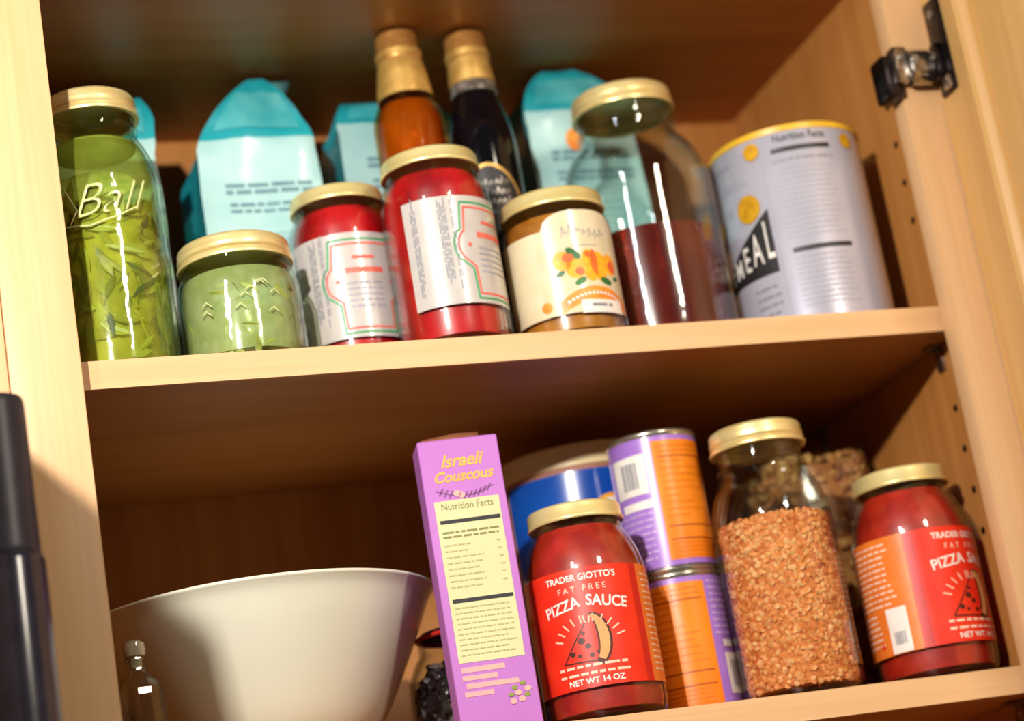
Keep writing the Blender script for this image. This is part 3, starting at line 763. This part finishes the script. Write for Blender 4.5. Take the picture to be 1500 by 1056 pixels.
for i in range(n+1):
    q = i/n; a = -100+80*q; wed.append((S(a), .052+.045*q**1.4))
P = Print()
for (a, b_), (c, d) in zip(wed, wed[1:]): P.poly([(a, .046), (c, .046), (c, d), (a, b_)])
P.build('black_wedge', M['black_ink'], body, f)
P = Print()
word = 'OATMEAL'; 
for i, ch in enumerate(word):
    q = (i+.65)/len(word); a = -100+80*q; hh = (.003+.045*q**1.4)
    P.text(ch, S(a), .0485+hh*.5, max(.006, hh*.92)*1.05, sx=min(1.0, .0135/max(.006, hh*.92)), bold=.0003)
P.build('white_lettering', M['white_ink'], body, f2)

# ================================================================ lower shelf
# bowl
M['bowl'] = plain('cream_glaze', (230, 230, 210), (224, 222, 200), rough=.24, coat=0, scale=(8, 8, 8))
x, y = .1290, .1640
bk = 1.03
t = tag(obj('mixing_bowl', lathe([(r_*bk, z_*.905) for r_, z_ in [(0, .010), (.046, .010), (.048, 0), (.052, 0), (.0535, .004), (.052, .012)] + curve([(.052, .012), (.065, .022), (.0790, .0395), (.0970, .076), (.1105, .106), (.1185, .1255), (.1228, .1325)], 6)[1:] +
        curve([(.1228, .1325), (.1243, .1346), (.1236, .1364), (.1214, .1360), (.1190, .1325), (.1080, .110), (.0930, .079), (.0710, .036), (.052, .022), (0, .017)], 6)[1:]], 96), M['bowl'], None), 'large cream glazed mixing bowl on the lower shelf at the left', 'bowl')
t.location = (x, y, H+.0002)
# cruet
x, y = .0205, .052
t = thing('glass_cruet', 'little clear glass bottle with a stopper in front of the cream bowl', 'bottle', (x, y, H+.0002), face(x, y))
M['glass_bright'] = glass('bright_glass', (.95, .96, .93), (.5, .5, .42))
pc = [(0, .002), (.013, .0015), (.0150, 0), (.0165, .002), (.0170, .006), (.0165, .046)] + curve([(.0165, .046), (.0158, .056), (.0138, .0625), (.0095, .067), (.0070, .070), (.0068, .0755), (.0080, .0765), (.0080, .0785)], 5)[1:]
obj('glass_body', lathe(shell(pc, .0016), 12), M['glass_bright'], t, sharp=20)
obj('stopper', lathe([(0, .072), (.0040, .072), (.0046, .079), (.0068, .0800), (.0076, .084), (.0070, .0885), (.0045, .0905), (0, .0908)], 20), plain('stopper_glass', (206, 200, 176), (168, 160, 132), rough=.12, coat=.5), t)
obj('salt', lathe([(0, .0035), (.0125, .0035), (.0136, .008), (.0136, .030), (0, .031)], 24), plain('coarse_salt', (206, 198, 178), (160, 150, 130), rough=.7, scale=(500, 500, 500)), t)
# purple couscous box
x0, x1, yf = .2312, .2876, .036
bw, bd, bh = x1-x0, .030, .2060
t = thing('couscous_box', 'tall narrow purple box with a pale yellow nutrition panel beside the bowl', 'box', ((x0+x1)/2, yf+bd/2, H+.0002), R(-9))
M['lilac'] = plain('lilac_card', (190, 118, 200), (182, 108, 192), rough=.45, scale=(10, 10, 10))
M['pale_yellow'] = plain('pale_yellow_card', (216, 212, 162), (208, 204, 152), rough=.5, scale=(20, 20, 20))
M['gold_ink'] = plain('gold_ink', (250, 182, 70), (244, 170, 60), rough=.45)
M['peach_ink'] = plain('peach_ink', (240, 176, 160), (236, 164, 170), rough=.45)
M['purple_ink'] = plain('purple_ink', (128, 66, 128), (146, 84, 146), rough=.5)
bb = obj('carton', box(-bw/2, bw/2, -bd/2, bd/2, 0, bh, bev=.0007, seg=1), M['lilac'], t)
bm = box(-bw/2+.001, bw/2-.001, -bd/2+.002, bd/2-.001, bh-.0001, bh+.0006, bev=.0002)
obj('top_flap', bm, M['lilac'], t)
bm = bmesh.new(); vsx = [bm.verts.new(q) for q in ((-bw/2+.004, -bd/2+.0045, bh+.0006), (bw/2-.012, -bd/2+.004, bh+.0006), (bw/2-.012, -bd/2+.006, bh+.0040), (0, -bd/2+.006, bh+.0048), (-bw/2+.004, -bd/2+.006, bh+.0022))]
bm.faces.new(vsx); o = obj('tuck_tab', bm, plain('brown_card', (140, 84, 50), rough=.7), t); md = o.modifiers.new('thick', 'SOLIDIFY'); md.thickness = .0008
f = lambda s, z: (s, -bd/2-.0003, z); f2 = lambda s, z: (s, -bd/2-.0006, z)
Print().rect(0, .1060, .0455, .1130).build('nutrition_panel', M['pale_yellow'], bb, f, step=0)
P = Print().text('Israeli', 0, .1900, .0122, shear=.4, bold=.0003, rot=R(1)).text('Couscous', 0, .1790, .0104, shear=.35, bold=.0003, rot=R(1))
P.build('script_lettering', M['gold_ink'], bb, f, step=0)
P = Print(); br = [(-.020+.040*i/12, .1700-.0052*math.cos((i/12-.5)*PI)) for i in range(13)]; P.line(br, .0009)
for i in range(1, 12):
    if i in (4, 5): continue
    a, z = br[i]; P.line([(a-.0012, z-.0020), (a+.0014, z+.0024)], .0012)
P.build('olive_branch', M['purple_ink'], bb, f, step=0)
Print().disc(-.0055, .1668, .0028, .0024).disc(-.0025, .1655, .0022).build('olive_print', M['peach_ink'], bb, f2, step=0)
P = Print().text('Nutrition Facts', 0, .1580, .0068, sx=.88); P.rows(-.020, .020, .1360, .1400, .0032, .0013, 2, fill=.95)
P.build('panel_heading', plain('olive_ink', (132, 132, 70), rough=.5), bb, f2, step=0)
for z in (.1475, .0920): Print().rect(.0005, z, .0420, .0026).build('panel_bar', M['black_ink'], bb, f2, step=0)
P = Print().rows(-.020, .006, .0980, .1310, .0042, .0010, 3, fill=.6); P.rows(.0165, .020, .0980, .1310, .0055, .0010, 4); P.rows(-.020, .020, .0530, .0870, .0036, .0009, 5)
P.build('fine_print', plain('faded_olive_ink', (186, 182, 122), rough=.5), bb, f2, step=0)
P = Print(); P.rect(-.007, .0445, .030, .0036).rect(-.010, .0390, .024, .0034).rect(-.002, .0335, .036, .0034).rect(-.012, .0280, .020, .0034)
P.build('peach_bands', M['peach_ink'], bb, f, step=0)
P = Print()
for a, z in ((.012, .0285), (.018, .0310), (.009, .0240), (.020, .0230)): P.disc(a, z, .0022, .0014, 10)
P.build('olive_leaf_print', plain('olive_green_ink', (140, 150, 56), rough=.5), bb, f2, step=0)
P = Print()
for a, z in ((.014, .0250), (.021, .0270), (.016, .0205), (.010, .0195)): P.disc(a, z, .0024, .0020, 10)
P.build('berry_print', M['peach_ink'], bb, f2, step=0)

# short jar of dark beans with a red rim
x, y = .2745, .1550
t = thing('bean_jar', 'squat glass jar of dark beans with thin red rim, between bowl and purple box', 'jar', (x, y, H+.0002), face(x, y))
pc = [(0, .003), (.030, .002), (.037, 0), (.0415, .002), (.0435, .008), (.0435, .052)] + curve([(.0435, .052), (.0425, .060), (.0375, .071), (.0335, .077), (.0325, .080)], 5)[1:] + [(.0325, .0885)]
obj('glass_body', lathe(shell(pc, .0022)), M['glass_bright'], t)
obj('red_rim', lathe([(.0322+.0022*math.cos(2*PI*i/10), .0895+.0018*math.sin(2*PI*i/10)) for i in range(10)], 48, close=True), plain('red_rubber', (216, 60, 48), (196, 40, 34), rough=.4), t, label='thin red rubber rim')
obj('lid', lathe([(.0300, .0905), (.0318, .0912), (.0300, .0935), (.020, .0950), (0, .0955)]), M['black_glass'], t)
bm = bmesh.new(); rd = random.Random(21)
for i in range(620):
    a = rd.uniform(0, 2*PI); z = rd.uniform(.007, .070); q = (.0380 if z < .053 else .0380-(z-.053)*.75)-rd.uniform(0, .004)
    pebble(bm, Vector((q*math.cos(a), q*math.sin(a), z)), rd.uniform(.003, .0055), .0028, .0022, (rd.uniform(-1, 1), rd.uniform(-1.2, 1.2), a+rd.uniform(-1, 1)), 8, 0 if rd.random() < .75 else 1)
obj('beans', bm, [plain('dark_bean', (44, 36, 48), (28, 22, 32), rough=.25), plain('grey_bean', (122, 112, 116), (90, 80, 88), rough=.3)], t, kind='stuff')
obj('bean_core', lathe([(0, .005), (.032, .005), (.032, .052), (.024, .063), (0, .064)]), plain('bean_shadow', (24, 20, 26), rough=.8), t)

# canister with a blue label
x, y = .4135, .2250
t = thing('cardboard_canister', 'round cardboard canister with cream rim and shiny blue label behind the front sauce jar', 'canister', (x, y, H+.0002), face(x, y))
rb, h = .0672, .2295
M['card'] = plain('brown_card', (178, 122, 98), (160, 106, 84), rough=.6, scale=(30, 30, 30))
M['cream_card'] = plain('cream_card', (242, 222, 174), (232, 208, 156), rough=.45, scale=(20, 20, 20))
M['blue'] = plain('blue_label', (14, 92, 190), (8, 70, 168), rough=.25, coat=.5, scale=(18, 18, 18))
obj('tube', lathe([(0, .001), (rb-.002, 0), (rb, .002), (rb, h-.017), (0, h-.017)], 72), M['card'], t)
obj('rim', lathe([(rb, h-.0175), (rb+.0010, h-.0170), (rb+.0012, h-.0020), (rb+.0004, h-.0004), (rb-.001, h), (rb-.004, h-.0006), (rb-.006, h-.004), (0, h-.004)], 72), M['cream_card'], t)
lb = obj('label', label_sheet(rb+.0001, -57, 62, .020, h-.0215), M['blue'], t)
f = on_cyl(rb+.0005); f2 = on_cyl(rb+.0008); f3 = on_cyl(rb+.0011); S = lambda d: R(d)*rb
zz = h-.062
Print().disc(S(20), zz, .0200, n=32).build('yellow_ring', M['yellow_ink'], lb, f)
Print().disc(S(20), zz, .0165, n=32).build('white_disc', M['white_ink'], lb, f2)
Print().disc(S(21), zz+.001, .0085, .0095, n=24).build('black_emblem', M['black_ink'], lb, f3)

# two stacked purple and orange tins
M['violet'] = plain('violet_label', (170, 126, 212), (158, 112, 202), rough=.3, coat=.35, scale=(20, 20, 20))
M['orange_label'] = plain('orange_panel', (246, 142, 30), (242, 128, 20), rough=.3, coat=.35, scale=(20, 20, 20))
M['steel'] = plain('can_steel', (212, 208, 190), (186, 182, 164), rough=.25, metal=.9, scale=(60, 60, 60))
M['dark_orange_ink'] = plain('dark_orange_ink', (150, 66, 14), (170, 80, 18), rough=.4)
def tin(loc, label, panel_a, bar_a, bar_w, bar_z, bar_h, seed):
    x, y, z = loc
    t = thing('food_tin', label, 'tin', loc, face(x, y), 'stacked purple and orange tins')
    r, h = .0340, .1072
    obj('can_body', lathe([(0, .003), (r-.003, .003), (r-.0026, 0), (r-.0008, 0), (r, .0012), (r, .0030), (r-.0012, .0042), (r-.0010, h-.0042), (r, h-.0030), (r, h-.0012), (r-.0008, h), (r-.0026, h), (r-.003, h-.003), (0, h-.003)], 56), M['steel'], t)
    rl = r-.0008
    lb = obj('label', label_sheet(rl, -175, 175, .0046, h-.0046, n=70), M['violet'], t)
    f = on_cyl(rl+.0006); f2 = on_cyl(rl+.0009); f3 = on_cyl(rl+.0012); S = lambda d: R(d)*rl
    pz0, pz1 = .0085, h-.0085
    Print().rect(S(panel_a), (pz0+pz1)/2, R(82)*rl, pz1-pz0).build('orange_panel', M['orange_label'], lb, f)
    P = Print(); pw = R(70)*rl
    for q in (.86, .165, .275): Print().rect(S(panel_a), pz0+(pz1-pz0)*q, pw, .0010).build('panel_rule', M['dark_orange_ink'], lb, f2)
    P = Print().rows(S(panel_a)-pw/2, S(panel_a)+pw/2, pz0+(pz1-pz0)*.90, pz0+(pz1-pz0)*.95, .004, .0010, seed)
    P.rows(S(panel_a)-pw/2, S(panel_a)+pw/2, pz0+(pz1-pz0)*.32, pz0+(pz1-pz0)*.82, .0052, .0008, seed+1, fill=.35)
    P.rows(S(panel_a)-pw/2, S(panel_a)+pw/2, pz0+.002, pz0+(pz1-pz0)*.13, .0032, .0009, seed+2)
    P.build('fine_print', plain('rust_ink', (226, 116, 20), rough=.4), lb, f2)
    Print().rect(S(bar_a), bar_z, bar_w, bar_h).build('barcode_box', M['white_ink'], lb, f)
    P = Print(); rdd = random.Random(seed); xx = S(bar_a)-bar_w*.2
    while xx < S(bar_a)+bar_w*.28: w_ = rdd.choice((.0003, .0006, .001)); P.rect(xx, bar_z, w_, bar_h*.66); xx += w_+.0006
    P.build('barcode', M['grey_ink'], lb, f2)
    return t, lb, f, f2, S
t, lb, f, f2, S = tin((.4342, .1190, H+.0002+.1073), 'upper of the two stacked purple and orange tins', 40, -38, .0300, .0760, .0300, 3)
P = Print().rect(S(-33), .0530, .0270, .0062); P.build('white_bar', M['white_ink'], lb, f)
P = Print().rows(S(-80), S(-6), .010, .046, .0048, .0014, 41); P.build('pale_print', plain('pale_violet_ink', (206, 180, 232), rough=.4), lb, f)
t, lb, f, f2, S = tin((.4342, .1190, H+.0002), 'lower of the two stacked purple and orange tins, beside the lentil jar', -6, 66, .0190, .0300, .0300, 6)
P = Print().rect(S(60), .0520, .0110, .0050); P.build('white_bar', M['white_ink'], lb, f)
P = Print().rows(S(40), S(82), .058, .098, .0048, .0014, 42); P.build('pale_print', plain('pale_violet_ink', (206, 180, 232), rough=.4), lb, f)

# clear bag of granola at the back right
M['granola'] = plain('toasted_granola', (206, 142, 80), (168, 104, 52), rough=.6, scale=(80, 80, 80))
M['granola_pale'] = plain('pale_granola', (228, 182, 108), (206, 152, 82), rough=.6, scale=(80, 80, 80))
x, y = .603, .213
t = thing('granola_bag', 'clear bag of golden granola behind the lentil jar and right sauce jar', 'bag', (x, y, H+.0002), R(-6))
def sack(z, u):
    hw = .050*(.92+.10*math.sin(PI*min(1, z/.2)*.9)); hd = .044*(.92+.12*math.sin(PI*min(1, z/.2)*.9))
    c, s = math.cos(u), math.sin(u); e = .55
    return hw*math.copysign(abs(c)**e, c), hd*math.copysign(abs(s)**e, s)
bm = bmesh.new(); rings = []
for k in range(15):
    z = .2120*k/14; rg = []
    for i in range(40):
        u = 2*PI*i/40; a, b_ = sack(z, u); n_ = noise.noise(Vector((a*30, b_*30, z*30)))*.003 if k else 0
        if k > 12: a *= .96; b_ *= .96
        rg.append(bm.verts.new((a*(1+n_*8), b_*(1+n_*8), z)))
    rings.append(rg)
for a, b_ in zip(rings, rings[1:]):
    for i in range(40): bm.faces.new((a[i], a[(i+1) % 40], b_[(i+1) % 40], b_[i]))
bm.faces.new(rings[0][::-1])
o = obj('clear_film', bm, glass('clear_film', (.95, .95, .93), (.75, .74, .7), .12), t); md = o.modifiers.new('thick', 'SOLIDIFY'); md.thickness = .0003
bm = bmesh.new(); rd = random.Random(31)
for i in range(2300):
    z = rd.uniform(.004, .205); u = rd.uniform(0, 2*PI); a, b_ = sack(z, u); q = rd.uniform(.82, .93); s = rd.uniform(.0026, .0058)
    pebble(bm, Vector((a*q, b_*q, z)), s, s*rd.uniform(.6, 1), s*rd.uniform(.5, .8), (rd.uniform(0, 6), rd.uniform(0, 6), rd.uniform(0, 6)), 6, 0 if rd.random() < .62 else 1)
for i in range(420):
    u = rd.uniform(0, 2*PI); a, b_ = sack(.19, u); q = math.sqrt(rd.random())*.9; s = rd.uniform(.003, .006)
    pebble(bm, Vector((a*q, b_*q, .203+.007*(1-q)+rd.uniform(-.002, .003))), s, s*.8, s*.6, (rd.uniform(0, 6), rd.uniform(0, 6), 0), 6, i % 2)
obj('granola', bm, [M['granola'], M['granola_pale']], t, kind='stuff')
bm = lathe([(0, .003), (1, .003), (1, .2), (0, .204)], 40)
for v in bm.verts:
    if v.co.x or v.co.y:
        u = math.atan2(v.co.y, v.co.x); a, b_ = sack(v.co.z, u); v.co.x, v.co.y = a*.84, b_*.84
obj('granola_core', bm, M['granola'], t)

# slim black flask at the left edge
x, y = -.0705, -.100
t = thing('black_flask', 'slim black flask with a narrower black cap, cut off by the left edge', 'flask', (x, y, -.4198), face(x, y))
M['black_body'] = plain('black_lacquer', (62, 60, 80), (52, 50, 68), rough=.22, coat=.3)
M['black_cap'] = plain('black_plastic', (66, 64, 80), (56, 54, 70), rough=.42)
zj = .4198-.157
obj('flask_body', lathe([(0, .001), (.0195, 0), (.0213, .0015), (.0215, .004), (.0215, zj-.005), (.0210, zj-.0025), (.0196, zj-.001), (.0182, zj-.001), (0, zj-.001)], 48), M['black_body'], t)
obj('cap', lathe([(.0180, zj-.001), (.0192, zj), (.0196, zj+.001), (.0193, zj+.004), (.0186, zj+.090), (.0182, zj+.0945), (.0172, zj+.0965), (.0160, zj+.0968), (.0150, zj+.0960), (0, zj+.0960)], 48), M['black_cap'], t)
obj('joint_ring', lathe([(.0180, zj-.0016), (.0198, zj-.0014), (.0198, zj-.0004), (.0180, zj-.0002)], 48), M['black_ink'], t)
